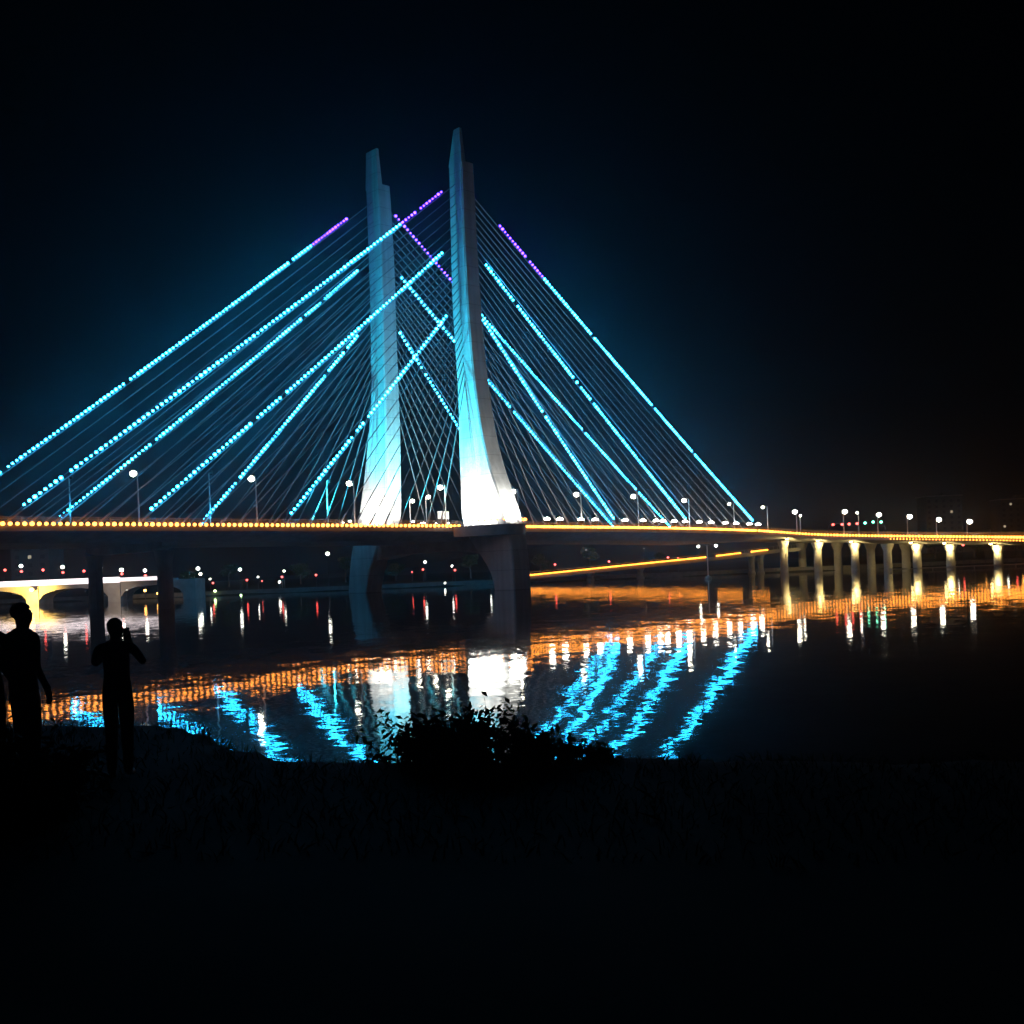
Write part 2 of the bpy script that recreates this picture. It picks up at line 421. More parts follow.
for a, b in zip(ra, ra[1:]):
    for k in range(8): rr.box(a.lerp(b, k/8)+Vector((0, .5, .4)), (.05, .05, .5))
rr.build('railing', 'steel', ramp)
for x, y in ((751, 552), (760, 551), (640, 564.3), (590, 569)):
    p = at(x, y, 353.5); MB().lathe((p.x, p.y, 0), [(1.3, -3), (1.3, .4), (.95, .7), (.95, p.z-2.2), (1.5, p.z-1.31)], 14).build('column', 'concrete', ramp)

# ------------------------------------------------------------------ street lamps along the bridge
def lamp_mesh(h, r, m='white', arm=1.6, double=False):
    t = thing('street_lamp', 'x', 'street lamp')
    MB().lathe((0, 0, 0), [(.28, 0), (.28, .5), (.16, .7), (.13, h*.6), (.09, h-.2), (.07, h)], 10).build('pole', 'pale', t)
    a = MB().tube([(0, 0, h-.3), (0, arm*.4, h+.1), (0, arm, h+.2)], .06, 6)
    if double: a.tube([(0, 0, h-.3), (0, -arm*.4, h+.1), (0, -arm, h+.2)], .06, 6)
    a.build('arm', 'steel', t)
    for sgn in ((1, -1) if double else (1,)):
        hd = MB().lathe((0, arm*sgn, h+.05), [(.1, .35), (.3, .3), (.5, .12), (.5, .06)], 12).build('lamp_head', 'dark', t)
        MB().ball((0, arm*sgn, h-r*.6), r, .85).build('bulb', m, hd, smooth=True)
    return t
near_l = [(134, 473), (252, 478), (350, 483), (441, 487), (514, 491), (577, 494), (634, 496), (685, 500), (730, 504), (768, 507)]
proto = None
words = ['second lamp post from left, cyan string behind it', 'third lamp post, between fourth and fifth strings']
desc = ['lit street lamp standing alone near the left end of the deck',
        'lit street lamp midway between the left end and the further pylon',
        'lit street lamp just left of the further pylon, beside the deck edge',
        'lit street lamp on the deck between the two pylons, tallest of the lights there',
        'lit street lamp against the white flared foot of the nearer pylon',
        'lit street lamp, first one clear of the nearer pylon on its right',
        'lit street lamp, second one clear of the nearer pylon on its right',
        'lit street lamp where the second longest right-hand cable string meets the deck',
        'lit street lamp crossed by the outermost cyan string near its foot',
        'small lit street lamp just past the outermost cyan string']
for i, (x, y) in enumerate(near_l):
    if i < 9:
        p = hit(x, y, Bp(0, 1.9, 0), N); s = st(p)[0]; base = Bp(s, .6, zdeck(s))
    else:
        q, n, p0, w = along(x, False, .6); base = q; p = at(x, y, q.y)
    h = p.z - base.z + .3
    t = lamp_mesh(h, .7 if i < 5 else (.74 if i < 8 else .5), 'white')
    t.location = base; t.rotation_euler = (0, 0, RZ); tag(t, desc[i], None, 'street lamps along the near edge of the bridge')
desc = ['lit lamp over the first bright yellow column of the viaduct', 'lit lamp above the row of red signal lamps on the viaduct',
        'lit lamp close above the green signal lamps on the viaduct', 'lit viaduct lamp next right of the green signal lamps',
        'lit viaduct lamp just left above the first lone bright column', 'rightmost lit lamp on the viaduct']
for i, (x, y) in enumerate(((797, 511), (844, 511), (878, 514), (908, 516), (937, 519), (967, 521))):
    q, n, p0, w = along(x, False, .6); p = at(x, y, q.y)
    t = lamp_mesh(max(4, p.z-q.z+.3), .8, 'white'); t.location = q; t.rotation_euler = (0, 0, math.atan2(-n.x, n.y))
    tag(t, desc[i], None, 'street lamps along the viaduct')
# far-side lamps of the deck
for i, (x, y, lit_) in enumerate(((411, 501, 1), (427, 497, 1), (70, 478, 0), (210, 474, 0), (328, 482, 0), (801, 516, 1), (859, 513, 1))):
    lab = ['low lit lamp in the gap right of the further pylon', 'lit lamp right in the middle of the gap between the pylons',
           'unlit lamp post on the far edge below the longest left string', 'unlit lamp post on the far edge behind the fifth left string',
           'unlit lamp post on the far edge just left of the further pylon', 'small lit lamp on the far edge over the bright yellow column',
           'small lit lamp on the far edge between the red signals and the viaduct lamp'][i]
    if i < 5: p = hit(x, y, Bp(0, W-1.2, 0), N); s = st(p)[0]; base = Bp(s, W-.6, zdeck(s)); rz = RZ+math.pi
    else: q, n, p0, w = along(x, True, .6); base = q; p = at(x, y, q.y); rz = math.atan2(-n.x, n.y)+math.pi
    h = p.z-base.z+.3
    t = lamp_mesh(max(2.5, h), .6 if i < 2 else .42, 'white' if lit_ else 'dark', 1.2); t.location = base; t.rotation_euler = (0, 0, rz)
    tag(t, lab, None, 'lamps along the far edge of the bridge')

# ------------------------------------------------------------------ floodlights
def spot(name, loc, target, power, col, ang=50, blend=.6, size=.3):
    l = bpy.data.lights.new(name, 'SPOT'); l.energy = power; l.color = col; l.spot_size = R(ang); l.spot_blend = blend; l.shadow_soft_size = size
    o = bpy.data.objects.new(name, l); C.objects.link(o); o.location = loc
    o.rotation_euler = (Vector(target)-Vector(loc)).to_track_quat('-Z', 'Y').to_euler()
    return o
WH = (1.0, .97, .88); CY = (.02, .60, .80); WC = (.25, .8, .85)
def flood_mesh(r=.42, m='flood'):
    t = thing('floodlight', 'x', 'floodlight')
    MB().lathe((0, 0, 0), [(.22, 0), (.22, .08), (.06, .1), (.06, .35)], 8).build('base', 'dark', t)
    b = MB().lathe((0, 0, .35), [(.12, 0), (.3, .12), (r*.95, .4), (r, .45)], 12).build('housing', 'dark', t)
    MB().ball((0, 0, .85), r, .7).build('lens', m, b, smooth=True)
    return t
fp = flood_mesh(); used = [False]
def flood(loc, rz, label, group, scale=1.0):
    if not used[0]: used[0] = True; o = fp; o.location = loc; o['label'] = label; o['group'] = group
    else: o = dup(fp, loc, rz, label, group)
    o.scale = (scale,)*3
    return o
FX = [(343, 'leftmost of the two floodlights at the left foot of the further pylon'), (350, 'right one of the two floodlights at the left foot of the further pylon'),
      (413, 'leftmost floodlight on the deck edge in the gap between the pylons'), (421, 'middle floodlight on the deck edge in the gap between the pylons'),
      (436, 'small floodlight on the deck edge below the sign board'),
      (547, 'first cable floodlight right of the nearer pylon'), (560, 'second cable floodlight right of the nearer pylon'),
      (581, 'cable floodlight under the first lamp right of the nearer pylon'), (595, 'cable floodlight just left of the two innermost right strings'),
      (625, 'cable floodlight just right of the two innermost right strings'), (643, 'cable floodlight a little right of the second lamp past the pylon'),
      (656, 'first of the crowded cable floodlights by the middle right strings'), (663, 'second of the crowded cable floodlights by the middle right strings'),
      (674, 'third of the crowded cable floodlights by the middle right strings'), (685, 'cable floodlight at the foot of the second longest right string'),
      (699, 'first cable floodlight after the second longest right string'), (711, 'second cable floodlight after the second longest right string'),
      (725, 'second cable floodlight before the outermost right string'), (736, 'first cable floodlight before the outermost right string'),
      (749, 'cable floodlight at the foot of the outermost right string'), (758, 'last cable floodlight, just past the outermost right string')]
for x, lab in FX:
    tt = .45
    p = hit(x, 520, Bp(0, tt, 0), N); s = st(p)[0]
    sc_ = .55 if x in (343, 421, 436) else (2.1 if x > 520 else .9)
    if x > 520:
        spot('cable_flood_beam', Bp(s-.6, tt, zdeck(s)+1.3), Bp(s-14, tt+.6, zdeck(s)+17), 7000, WH, 34, .8)
    flood(Bp(s, tt, zdeck(s)+.0), RZ, lab, 'floodlights along the deck edge', sc_)
zk = zdeck(0)
def base_flood(s, t, tgt, power, col, ang, label):
    loc = Bp(s, t, zk)
    flood(loc, RZ, label, 'pylon floodlights', .9)
    spot('pylon_flood_beam', loc+Vector((0, 0, 1.6)), tgt, power, col, ang, .9)
# nearer pylon: white floods close to the foot, cyan ones further out
base_flood(-8.5, 3.5, Bp(-2.5, 2.5, zk+5), 17000, WH, 140, 'white floodlight on the deck at the left foot of the nearer pylon')
base_flood(-8.5, -3.5, Bp(-2.5, -3, zk+6), 17000, WH, 140, 'white floodlight on the platform in front of the nearer pylon')
base_flood(-1.5, -12.6, Bp(-.5, -5, zk+10), 26000, WH, 165, 'white floodlight on the outer rim of the platform')
base_flood(-26, 3, Bp(-2, .5, zk+33), 330000, CY, 66, 'blue floodlight on the near kerb left of the nearer pylon')
base_flood(-17, 2, Bp(-2, .5, zk+30), 40000, WC, 60, 'pale floodlight on the near kerb close left of the nearer pylon')
# further pylon
base_flood(-8.5, W+.5, Bp(-2.5, W+1, zk+6), 30000, WH, 130, 'white floodlight at the left foot of the further pylon')
base_flood(-2, W-14, Bp(0, W-5, zk+10), 26000, WH, 110, 'white floodlight on the deck facing the further pylon')
base_flood(-26, W-3, Bp(-2, W-1, zk+33), 260000, CY, 66, 'blue floodlight on the far kerb left of the further pylon')
base_flood(-2, W-20, Bp(0, W-4, zk+22), 150000, (.12, .68, .8), 66, 'blue floodlight mid-deck facing the further pylon')
# viaduct column floods
for i, (q, n, x) in enumerate(FLOODC):
    if x in (887,): continue
    f_ = thing('floodlight', ['yellow floodlight on the first big column of the viaduct', 'yellow floodlight on the second column of the viaduct',
         'yellow floodlight on the column below the first red signal lamp', '', 'yellow floodlight on the column below the green signal lamps',
         'yellow floodlight on the first lone column at the right', 'yellow floodlight on the rightmost lone column'][i], 'floodlight', q - n*3.6 + Vector((0, 0, -1.75)), 0, 'yellow floodlights under the viaduct edge')
    MB().tube([(0, 0, .5), (0, 0, .0)], .06, 6).build('bracket', 'dark', f_)
    h_ = MB().lathe((0, 0, -.1), [(.12, .3), (.34, .2), (.38, -.1)], 10).build('housing', 'dark', f_)
    MB().ball((0, 0, -.25), .5, .6).build('lens', 'yflood', h_, smooth=True)
    spot('column_beam', q - n*3.4 + Vector((1.2, 0, -3.6)), q + Vector((0, 0, -3.2)), 3200, (1, .72, .25), 165, .5)

# sign board on the deck between the pylons
p = hit(443, 512, Bp(0, 3, 0), N); s = st(p)[0]
sg = thing('sign_board', 'pale sign board on two posts on the deck between the pylons', 'sign', Bp(s, 3, zdeck(s)), RZ)
MB().box((0, 0, 2.6), (1.7, .08, .9)).build('panel', 'sign', sg)
for dx in (-1.2, 1.2): MB().lathe((dx, .15, 0), [(.08, 0), (.08, 3.4)], 8).build('post', 'steel', sg)
# lane signals on a gantry over the viaduct
q, n, p0, w = along(857, False, .4); rzg = math.atan2(-n.x, n.y)
za = at(857, 525, q.y).z
gt = thing('signal_gantry', 'slim gantry beam over the viaduct carrying a row of red and green lamps', 'gantry', (q.x, q.y, q.z), 0)
gl, gr = at(829, 524.2, q.y+6), at(885, 525.2, q.y+6)
bm_ = MB().tube([gl-q+Vector((0, .5, .2)), gr-q+Vector((0, .5, .2))], .12, 6); bm_.build('beam', 'dark', gt)
for g in (gl, gr): MB().tube([g-q+Vector((0, .5, .2)), Vector((g.x-q.x, g.y-q.y+.5, -.8))], .14, 8).build('post', 'dark', gt)
for i, (x, y, c) in enumerate(((833, 524.6, 'red'), (842, 524.4, 'red'), (849, 524, 'red'), (857, 523.6, 'red'), (865, 523, 'green'), (873, 522, 'green'), (881, 522, 'green'))):
    g = at(x, y, q.y+6)
    lab = ('red signal lamp, %s of four from left' % ORD[i]) if c == 'red' else ('green signal lamp, %s of three from left' % ORD[i-4])
    t = thing('signal_lamp', lab + ' on the gantry', 'signal lamp', g, 0, 'signal lamps on the gantry')
    MB().lathe((0, .3, -.4), [(.3, 0), (.42, .1), (.42, .7), (.3, .8)], 10).build('housing', 'dark', t)
    MB().ball((0, -.1, 0), .42, .9).build('lens', c, t, smooth=True)

# ------------------------------------------------------------------ far bank, water, near bank
def water_mat():
    m = bpy.data.materials.new('river_water'); m.use_nodes = True; nt = m.node_tree; b = nt.nodes['Principled BSDF']
    b.inputs['Base Color'].default_value = (.003, .005, .005, 1); b.inputs['Roughness'].default_value = .035; b.inputs['IOR'].default_value = 1.33
    g = nt.nodes.new('ShaderNodeNewGeometry'); acc = None
    for sc_, amp, det in ((3.4, .027, 2), (.5, .021, 1)):
        n = nt.nodes.new('ShaderNodeTexNoise'); n.inputs['Scale'].default_value = sc_; n.inputs['Detail'].default_value = det
        nt.links.new(g.outputs['Position'], n.inputs['Vector'])
        s_ = nt.nodes.new('ShaderNodeVectorMath'); s_.operation = 'SUBTRACT'; s_.inputs[1].default_value = (.5, .5, .5)
        nt.links.new(n.outputs['Color'], s_.inputs[0])
        k = nt.nodes.new('ShaderNodeVectorMath'); k.operation = 'MULTIPLY'; k.inputs[1].default_value = (amp, amp, 0)
        nt.links.new(s_.outputs[0], k.inputs[0])
        if acc is None: acc = k
        else:
            a = nt.nodes.new('ShaderNodeVectorMath'); nt.links.new(acc.outputs[0], a.inputs[0]); nt.links.new(k.outputs[0], a.inputs[1]); acc = a
    a = nt.nodes.new('ShaderNodeVectorMath'); a.inputs[1].default_value = (0, 0, 1); nt.links.new(acc.outputs[0], a.inputs[0])
    nn = nt.nodes.new('ShaderNodeVectorMath'); nn.operation = 'NORMALIZE'; nt.links.new(a.outputs[0], nn.inputs[0])
    nt.links.new(nn.outputs[0], b.inputs['Normal'])
    return m
M['water'] = water_mat()
tag(MB().add([(-700, 5, 0), (700, 5, 0), (700, 420, 0), (-700, 420, 0)], [(0, 1, 2, 3)]).build('water', 'water'), kind='structure')
# far terrain: stone toe, low bank, road, hills
def terrain(xs, rows, zf, name, m):
    vs = [(x, y, zf(x, y)) for y in rows for x in xs]; n = len(xs)
    fs = [(i*n+k, i*n+k+1, (i+1)*n+k+1, (i+1)*n+k) for i in range(len(rows)-1) for k in range(n-1)]
    return tag(MB().add(vs, fs).build(name, m, smooth=True), kind='structure')
def wob(x, y): return math.sin(x*.031+y*.017)*.5 + math.sin(x*.083-y*.051+1.3)*.3 + math.sin(x*.21+.7)*.2
def farz(x, y):
    e_ = y - (352 + 4*wob(x, 0))
    if e_ < 0: return max(-2, e_*.5)
    if e_ < 10: return .22*e_
    return 2.2 + .004*(e_-10) + .3*wob(x*2, y)
terrain([-700+20*i for i in range(71)], [340, 346, 350, 352, 354, 357, 360, 364, 372, 390, 420, 470, 540, 640, 760, 900], farz, 'far_bank_ground', 'soil')
def hillz(x, y):
    k = max(0, 1-abs(y-780)/110); return 1 + k*(18 + 9*math.sin(x*.006+1) + 6*math.sin(x*.017) + 3*math.sin(x*.05+y))*(.55+.45*math.tanh((x+50)/160))
terrain([-700+14*i for i in range(101)], [668+12*i for i in range(19)], hillz, 'hills', 'hill')
def nearz(x, y):
    cr_ = 14.4 + .5*wob(x*9, 0) + .25*wob(x*40, 3) + 4.0/(1+math.exp(max(-30, min(30, (x+4.3)/.45))))
    top = 3.05 - .04*max(0, y) - .043*x + .07/(1+math.exp(max(-30, min(30, (x+4.5)/.25)))) + .05*wob(x*30, y*20)
    if y > cr_: top -= (y-cr_)*.62
    return max(top, -1.5)
terrain([-60+.6*i for i in range(201)], [-30, -15, -8, -4, 0, 2, 4, 6, 8, 9, 10, 11, 12, 12.7, 13.3, 13.8, 14.2, 14.6, 15, 15.5, 16, 16.5, 17, 17.5, 18, 18.5, 19, 20, 22, 24, 27], nearz, 'near_bank_ground', 'soil')

# stone embankment wall along the far bank
ew = MB()
ew.sweep([[Vector((x, 352+4*wob(x, 0)+o, z)) for o, z in ((.8, -1), (1.6, 1.5), (2.3, 1.5), (2.3, -1))] for x in range(-420, 421, 12)])
tag(ew.build('embankment_wall', 'stone'), 'low stone wall along the far waterline below the bank lamps', 'wall')

# ------------------------------------------------------------------ far arch bridge on the left
YA = 316.0
ab = thing('arch_bridge', 'low arch bridge in the distance at the left with a glaring white lit parapet', 'bridge')
xa0, xa1 = at(-120, 590, YA).x, at(168, 583, YA).x
piers = [at(x, 600, YA).x for x in (-49, 33, 115, 190)]
zt = 5.75; mb = MB()
def spandrel(mb, ya, yb):
    for a, b in zip(piers, piers[1:]):
        lo, hi = a+1.8, min(b-1.8, xa1+20); n_ = 16
        prev = None
        for i in range(n_+1):
            x = lo+(hi-lo)*i/n_; k = 2*i/n_-1; zz = 1.4 + 3.0*math.sqrt(max(0, 1-k*k))
            cur = [Vector((x, ya, zz)), Vector((x, yb, zz)), Vector((x, yb, zt)), Vector((x, ya, zt))]
            if prev: mb.add(prev+cur, [(0, 1, 5, 4), (2, 3, 7, 6), (1, 2, 6, 5), (3, 0, 4, 7)])
            prev = cur
spandrel(mb, YA, YA+9)
mb.build('arch', 'concrete', ab)
for p in piers:
    MB().box((p, YA+4.5, (zt-.01)/2-1), (1.8, 5.0, (zt-.02)/2+1)).build('pier', 'concrete', ab)
MB().box(((xa0+xa1)/2, YA+4.5, zt+.25), ((xa1-xa0)/2, 5.4, .24)).build('deck', 'concrete', ab)
MB().box(((xa0+xa1)/2, YA-1.05, zt+.5), ((xa1-xa0)/2, .12, .62)).build('parapet', 'pale', ab)
ls = MB()
x = xa0
while x < xa1 - 2:
    k = 1 if x < xa1-14 else .55
    ls.box((x, YA-1.3, zt+.55), (.955, .1, .8*k)); x += 1.9
ls.build('floodlit_fascia_glow', 'fascia_glow', ab)  # no lamps: glowing boxes added for the floodlit brightness of the pale fascia
fl = thing('floodlight', 'amber floodlight glaring on the pier of the far arch bridge', 'floodlight', (piers[1]+1.0, YA-3.0, 4.4))
MB().lathe((0, .5, -.5), [(.2, 0), (.4, .2), (.4, .8), (.2, 1)], 8).build('housing', 'dark', fl)
MB().ball((0, 0, 0), .8, .9).build('lens', 'amber', fl, smooth=True)
spot('arch_pier_beam', (piers[1]+1.5, YA-7, 3.4), (piers[1], YA, 2.6), 26000, (1, .6, .12), 140)
spot('arch_pier_beam', (piers[2]+2, YA-8, 3.4), (piers[2]-2, YA, 2.6), 1500, (1, .68, .42), 150)

# ------------------------------------------------------------------ lamps and lights on the far bank
def small_lamp(name, cat, x, y, Y, r, m, label, group, red=None, ground=None):
    p = at(x, y, Y); g = max(0.0, farz(p.x, Y)) if ground is None else ground
    if p.z - g < .6: g = p.z-.6
    t = thing(name, label, cat, (p.x, Y, g), 0, group); h = p.z-g
    MB().lathe((0, .3, 0), [(.14, 0), (.1, .3), (.06, h+.1)], 8).build('pole', 'dark', t)
    MB().lathe((0, 0, h+r*.8), [(r*.9, 0), (r*.7, .12), (.08, .25)], 10).build('cap', 'dark', t)
    MB().ball((0, 0, h), r, .9).build('bulb', m, t, smooth=True)
    if red:
        MB().ball((.1, -.1, h-(red-y)/F*Y), .42, .8).build('red_lantern', 'red', t, smooth=True)
    return t
YB = 358
ws = [(198, 568.5, .62), (200.5, 574, .5), (210, 579, .32), (240, 569.5, .55), (258, 577, .3), (284, 571, .36), (279.5, 582, .42), (327.5, 553.7, .62), (425, 562, .45), (452, 566, .35), (490, 567, .38), (181, 581.5, .26), (586, 550, .2), (644, 548.5, .2)]
wl = ['tall white lamp at the left of the far bank, upper of a close pair', 'white lamp on the far bank, lower of a close pair',
      'small white lamp just right of the close pair on the far bank', 'white far-bank lamp alone above a red light',
      'tiny white lamp beside two red lights on the far bank', 'white far-bank lamp directly above a red light and a warm one',
      'warm white low lamp under a red light on the far bank', 'large white lamp highest of all on the far bank',
      'bright white far-bank lamp below the gap between the pylons', 'white far-bank lamp right of the one below the pylon gap',
      'white far-bank lamp just left of the nearer pylon leg', 'faint lamp beside the second dark pier',
      'faint high lamp under the deck right of the nearer pylon', 'faint high lamp under the deck midway to the viaduct']
for (x, y, r), l in zip(ws, wl):
    small_lamp('bank_lamp', 'lamp', x, y, YB, r, 'dim' if r < .27 else 'cool', l, 'white lamps on the far bank')
small_lamp('bank_lamp', 'lamp', 215, 591, 352, .42, 'ltgreen', 'pale green low lamp at the far waterline', 'white lamps on the far bank', ground=1)
small_lamp('bank_lamp', 'lamp', 241, 595, 340, .3, 'ltgreen', 'small pale lamp at the far waterline, right of the pale green one', 'white lamps on the far bank', ground=.5)
small_lamp('bank_lamp', 'lamp', 445, 583, 345, .3, 'cool', 'small low white lamp at the waterline between the pylon legs', 'white lamps on the far bank', ground=.5)
rs = [(213, 583), (247, 580), (262, 581), (282, 577), (316, 575), (378, 572), (412, 572), (423, 569.5), (455, 570), (555, 564.5), (609, 561.5), (668, 557.5), (678, 558)]
for i, (x, y) in enumerate(rs):
    small_lamp('red_lamp', 'lamp', x, y, YB, .36 if x not in (262, 412, 678) else .22, 'red',
               'red light on the far bank, %s from left in the row of red lights' % ORD[i], 'red lights on the far bank')
for i, (x, y, r, ry) in enumerate(((21, 566, .58, 571.5), (62.5, 567, .58, 572.5), (100.5, 567, .6, 572.5), (121.5, 570, .62, 574), (145, 570.5, .55, 575.5))):
    small_lamp('lantern_lamp', 'lamp', x, y, 329, r, 'cool', 'white lamp with a red light under it above the arch bridge, %s from left' % ORD[i], 'lamps above the arch bridge', ry, ground=3)
for i, (x, y) in enumerate(((5, 570), (43, 570), (84, 571))):
    small_lamp('red_lamp', 'lamp', x, y, 329, .4, 'red', 'lone red light above the arch bridge, %s from left' % ORD[i], 'red lights above the arch bridge', ground=3)
for i, (x, y) in enumerate(((145, 590.5), (158, 593.5), (127, 590))):
    small_lamp('waterside_lamp', 'lamp', x, y, 312, (.42, .42, .25)[i], 'amber' if i < 2 else 'dim',
               ['warm lamp at the right end of the arch bridge, left of two', 'warm lamp at the right end of the arch bridge, right of two', 'faint lamp over the right arch'][i], 'warm lamps by the arch bridge', ground=.4)
# jetty with low lights at the right
jt = thing('jetty', 'thin low jetty on the water at the right below the viaduct', 'jetty')
j0, j1 = at(893, 577, 288), at(1060, 571.5, 288); j0.z = j1.z = .45
MB().sweep([[p+Vector((0, o, h)) for o, h in ((0, 0), (2.5, 0), (2.5, .25), (0, .25))] for p in (j0, j1)]).build('deck', 'concrete', jt)
for k in range(9): MB().lathe(j0.lerp(j1, k/8)+Vector((0, 1.2, 0)), [(.18, -2), (.18, -.004)], 8).build('pile', 'concrete', jt)
for i, x in enumerate((915, 941, 970)):
    p = j0.lerp(j1, (x-893)/167.)
    small_lamp('jetty_lamp', 'lamp', x, 576-(x-915)*.04, 289, .3, 'dim' if i == 0 else 'cool', 'low lamp on the jetty, %s of three from left' % ORD[i], 'jetty lamps', ground=.7)
# pole with twin lamps standing in the water
p = at(707, 545.5, 292)
t = lamp_mesh(p.z-.2, .42, 'cool', 2.3, True); t.location = (p.x, 292, .3); t.rotation_euler = (0, 0, R(75)); t.name = 'twin_lamp'
tag(t, 'tall twin-armed lamp rising from the water before the viaduct', 'street lamp')
MB().lathe((0, 0, 0), [(1.0, -2), (1.0, 0), (.6, .4), (.3, .5)], 12).build('footing', 'concrete', t)
# low roadside lamps beneath the viaduct, right
for i, (x, y, c) in enumerate(((957, 543, 'cool'), (963, 545, 'red'), (1007, 543.5, 'cool'), (1016, 543, 'red'), (1022, 544, 'amber'), (985, 541.5, 'amber'))):
    small_lamp('roadside_light', 'lamp', x, y, 345, .36, c, ['white light just right of the first lone column under the viaduct', 'red light right of the first lone column under the viaduct',
        'white light right of the rightmost lone column', 'red light near the right edge below the viaduct', 'amber light at the right edge below the viaduct', 'amber light left of the rightmost lone column'][i], 'lights seen beneath the viaduct')
# buildings with a few lit windows
def building(x0, x1, ytop, Y, label, wins):
    a, b = at(x0, ytop, Y), at(x1, ytop, Y); g = farz(a.x, min(Y, 890)); h = a.z
    t = thing('apartment_building', label, 'building', ((a.x+b.x)/2, Y, g-.5), 0, 'buildings beyond the far bank'); w = (b.x-a.x)/2; H = h-g+.5
    MB().box((0, 7, H/2), (w, 7, H/2)).build('wall', 'wall', t)
    MB().box((0, 7, H+.3), (w+.3, 7.3, .3)).build('roof', 'concrete', t)
    MB().box((w*.3, 7, H+1.6), (1.5, 2, 1.0)).build('stair_head', 'wall', t)
    nx = max(2, int(w*2/4)); nz = max(2, int(H/3.2)); lit_ = set(wins)
    for i in range(nx):
        for j in range(nz):
            f_ = MB().box((-w+(i+.5)*2*w/nx, -.03, 1.9+j*3.2), (.8, .06, .75)).build('window', 'dark', t)
            MB().box((-w+(i+.5)*2*w/nx, -.12, 1.9+j*3.2), (.68, .02, .63)).build('pane', 'window' if (i, j) in lit_ else 'dark', f_)
building(10, 48, 541, 420, 'dark block of flats glimpsed below the deck at the left with two lit windows', [(1, 4), (3, 4)])
building(925, 962, 497, 640, 'dark block of flats above the viaduct near the right edge', [(3, 7)])
building(1000, 1035, 500, 640, 'dark block of flats cut by the right edge of the photo', [(1, 8), (0, 4)])

# ------------------------------------------------------------------ trees on the far bank
def tree_proto(seed, h, w):
    rnd = random.Random(seed)
    t = thing('bank_tree', 'x', 'tree')
    tr = MB().tube([(0, 0, 0), (.1, 0, h*.25), (-.1, .1, h*.5), (.1, 0, h*.8)], [.35, .26, .18, .06], 7)
    cl = []
    for k in range(9):
        a = rnd.uniform(0, 6.28); z = h*rnd.uniform(.38, .85); rr_ = w*rnd.uniform(.3, .95)*(1.1-abs(z/h-.55))
        e_ = Vector((math.cos(a)*rr_, math.sin(a)*rr_, z+h*.08)); cl.append(e_)
        tr.tube([(0, 0, z-h*.12), e_*.5+Vector((0, 0, z*.5-h*.03)), e_], [.12, .07, .03], 5)
    tr.build('trunk', 'bark', t)
    cr_ = MB()
    for e_ in cl + [Vector((0, 0, h*.9)), Vector((0, 0, h*.65))]:
        for _ in range(75):
            d = Vector((rnd.gauss(0, 1), rnd.gauss(0, 1), rnd.gauss(0, .8))); d = d.normalized()*(rnd.random()**.5)*w*.45
            c = e_+d; s_ = rnd.uniform(.22, .5); a = Vector((rnd.gauss(0, 1), rnd.gauss(0, 1), rnd.gauss(0, 1))).normalized(); b = a.orthogonal().normalized()
            cr_.add([c-a*s_, c+b*s_*.6, c+a*s_, c-b*s_*.6], [(0, 1, 2, 3)])
    cr_.build('crown', 'leaf', t)
    return t
tp = [tree_proto(1, 8, 3.4), tree_proto(2, 10, 3.0)]
tx = [(188, 'bushy tree on the far bank behind the second dark pier'), (228, 'tree on the far bank between the close lamp pair and the lone lamp'), (300, 'tree on the far bank left of the highest lamp'),
      (345, 'tree on the far bank behind the further pylon leg'), (395, 'tree on the far bank right of the further pylon leg'), (470, 'tree on the far bank left of the nearer pylon leg'), (540, 'tree on the far bank right of the nearer pylon leg'),
      (590, 'tree behind the ramp near its low end'), (660, 'tree behind the middle of the ramp'), (935, 'tree under the viaduct left of the first lone column'), (975, 'tree under the viaduct between the two lone columns')]
for i, (x, lab) in enumerate(tx):
    Y = 372 + (i*37 % 23); X = at(x, 560, Y).x; k = i % 2
    loc = (X, Y, farz(X, Y)-.1)
    if i < 2: o = tp[i]; o.location = loc; o['label'] = lab; o['group'] = 'trees on the far bank'
    else: o = dup(tp[k], loc, i*1.3, lab, 'trees on the far bank')
    o.scale = (1, 1, .75+.05*(i % 4))

# ------------------------------------------------------------------ near bank plants
def shrub(x, Y, hpx, n, lean, label, seed):
    rnd = random.Random(seed); X = at(x, 740, Y).x; g = nearz(X, Y)
    t = thing('bank_shrub', label, 'shrub', (X, Y, g-.03), 0, 'shrubs on the near bank'); H = hpx/F*Y
    stm, lf = MB(), MB()
    for k in range(n):
        a = rnd.uniform(0, 6.28); h = H*rnd.uniform(.45, 1.0); sp = rnd.uniform(.1, .5)*H*.9
        p = [Vector((rnd.gauss(0, .12), rnd.gauss(0, .12), 0))]
        for i in range(1, 7):
            q = i/6; p.append(Vector((p[0].x+math.cos(a)*sp*q*q+lean*q*q*h*.3, p[0].y+math.sin(a)*sp*q*q, h*(q-.12*q*q*q))))
        stm.tube(p, [.012-.0014*i for i in range(7)], 5)
        for i in range(1, 7):
            for _ in range(5):
                b = p[i]+Vector((rnd.gauss(0, .04), rnd.gauss(0, .04), rnd.gauss(0, .04))); L = rnd.uniform(.07, .17)
                d = Vector((rnd.gauss(0, 1), rnd.gauss(0, 1), rnd.gauss(.2, .7))).normalized(); wv = d.cross(Vector((rnd.gauss(0, 1), rnd.gauss(0, 1), 1))).normalized()*L*.2
                lf.add([b, b+d*L*.45+wv, b+d*L+Vector((0, 0, -.02)), b+d*L*.45-wv], [(0, 1, 2, 3)])
    stm.build('stem', 'bark', t); lf.build('foliage', 'leaf', t)
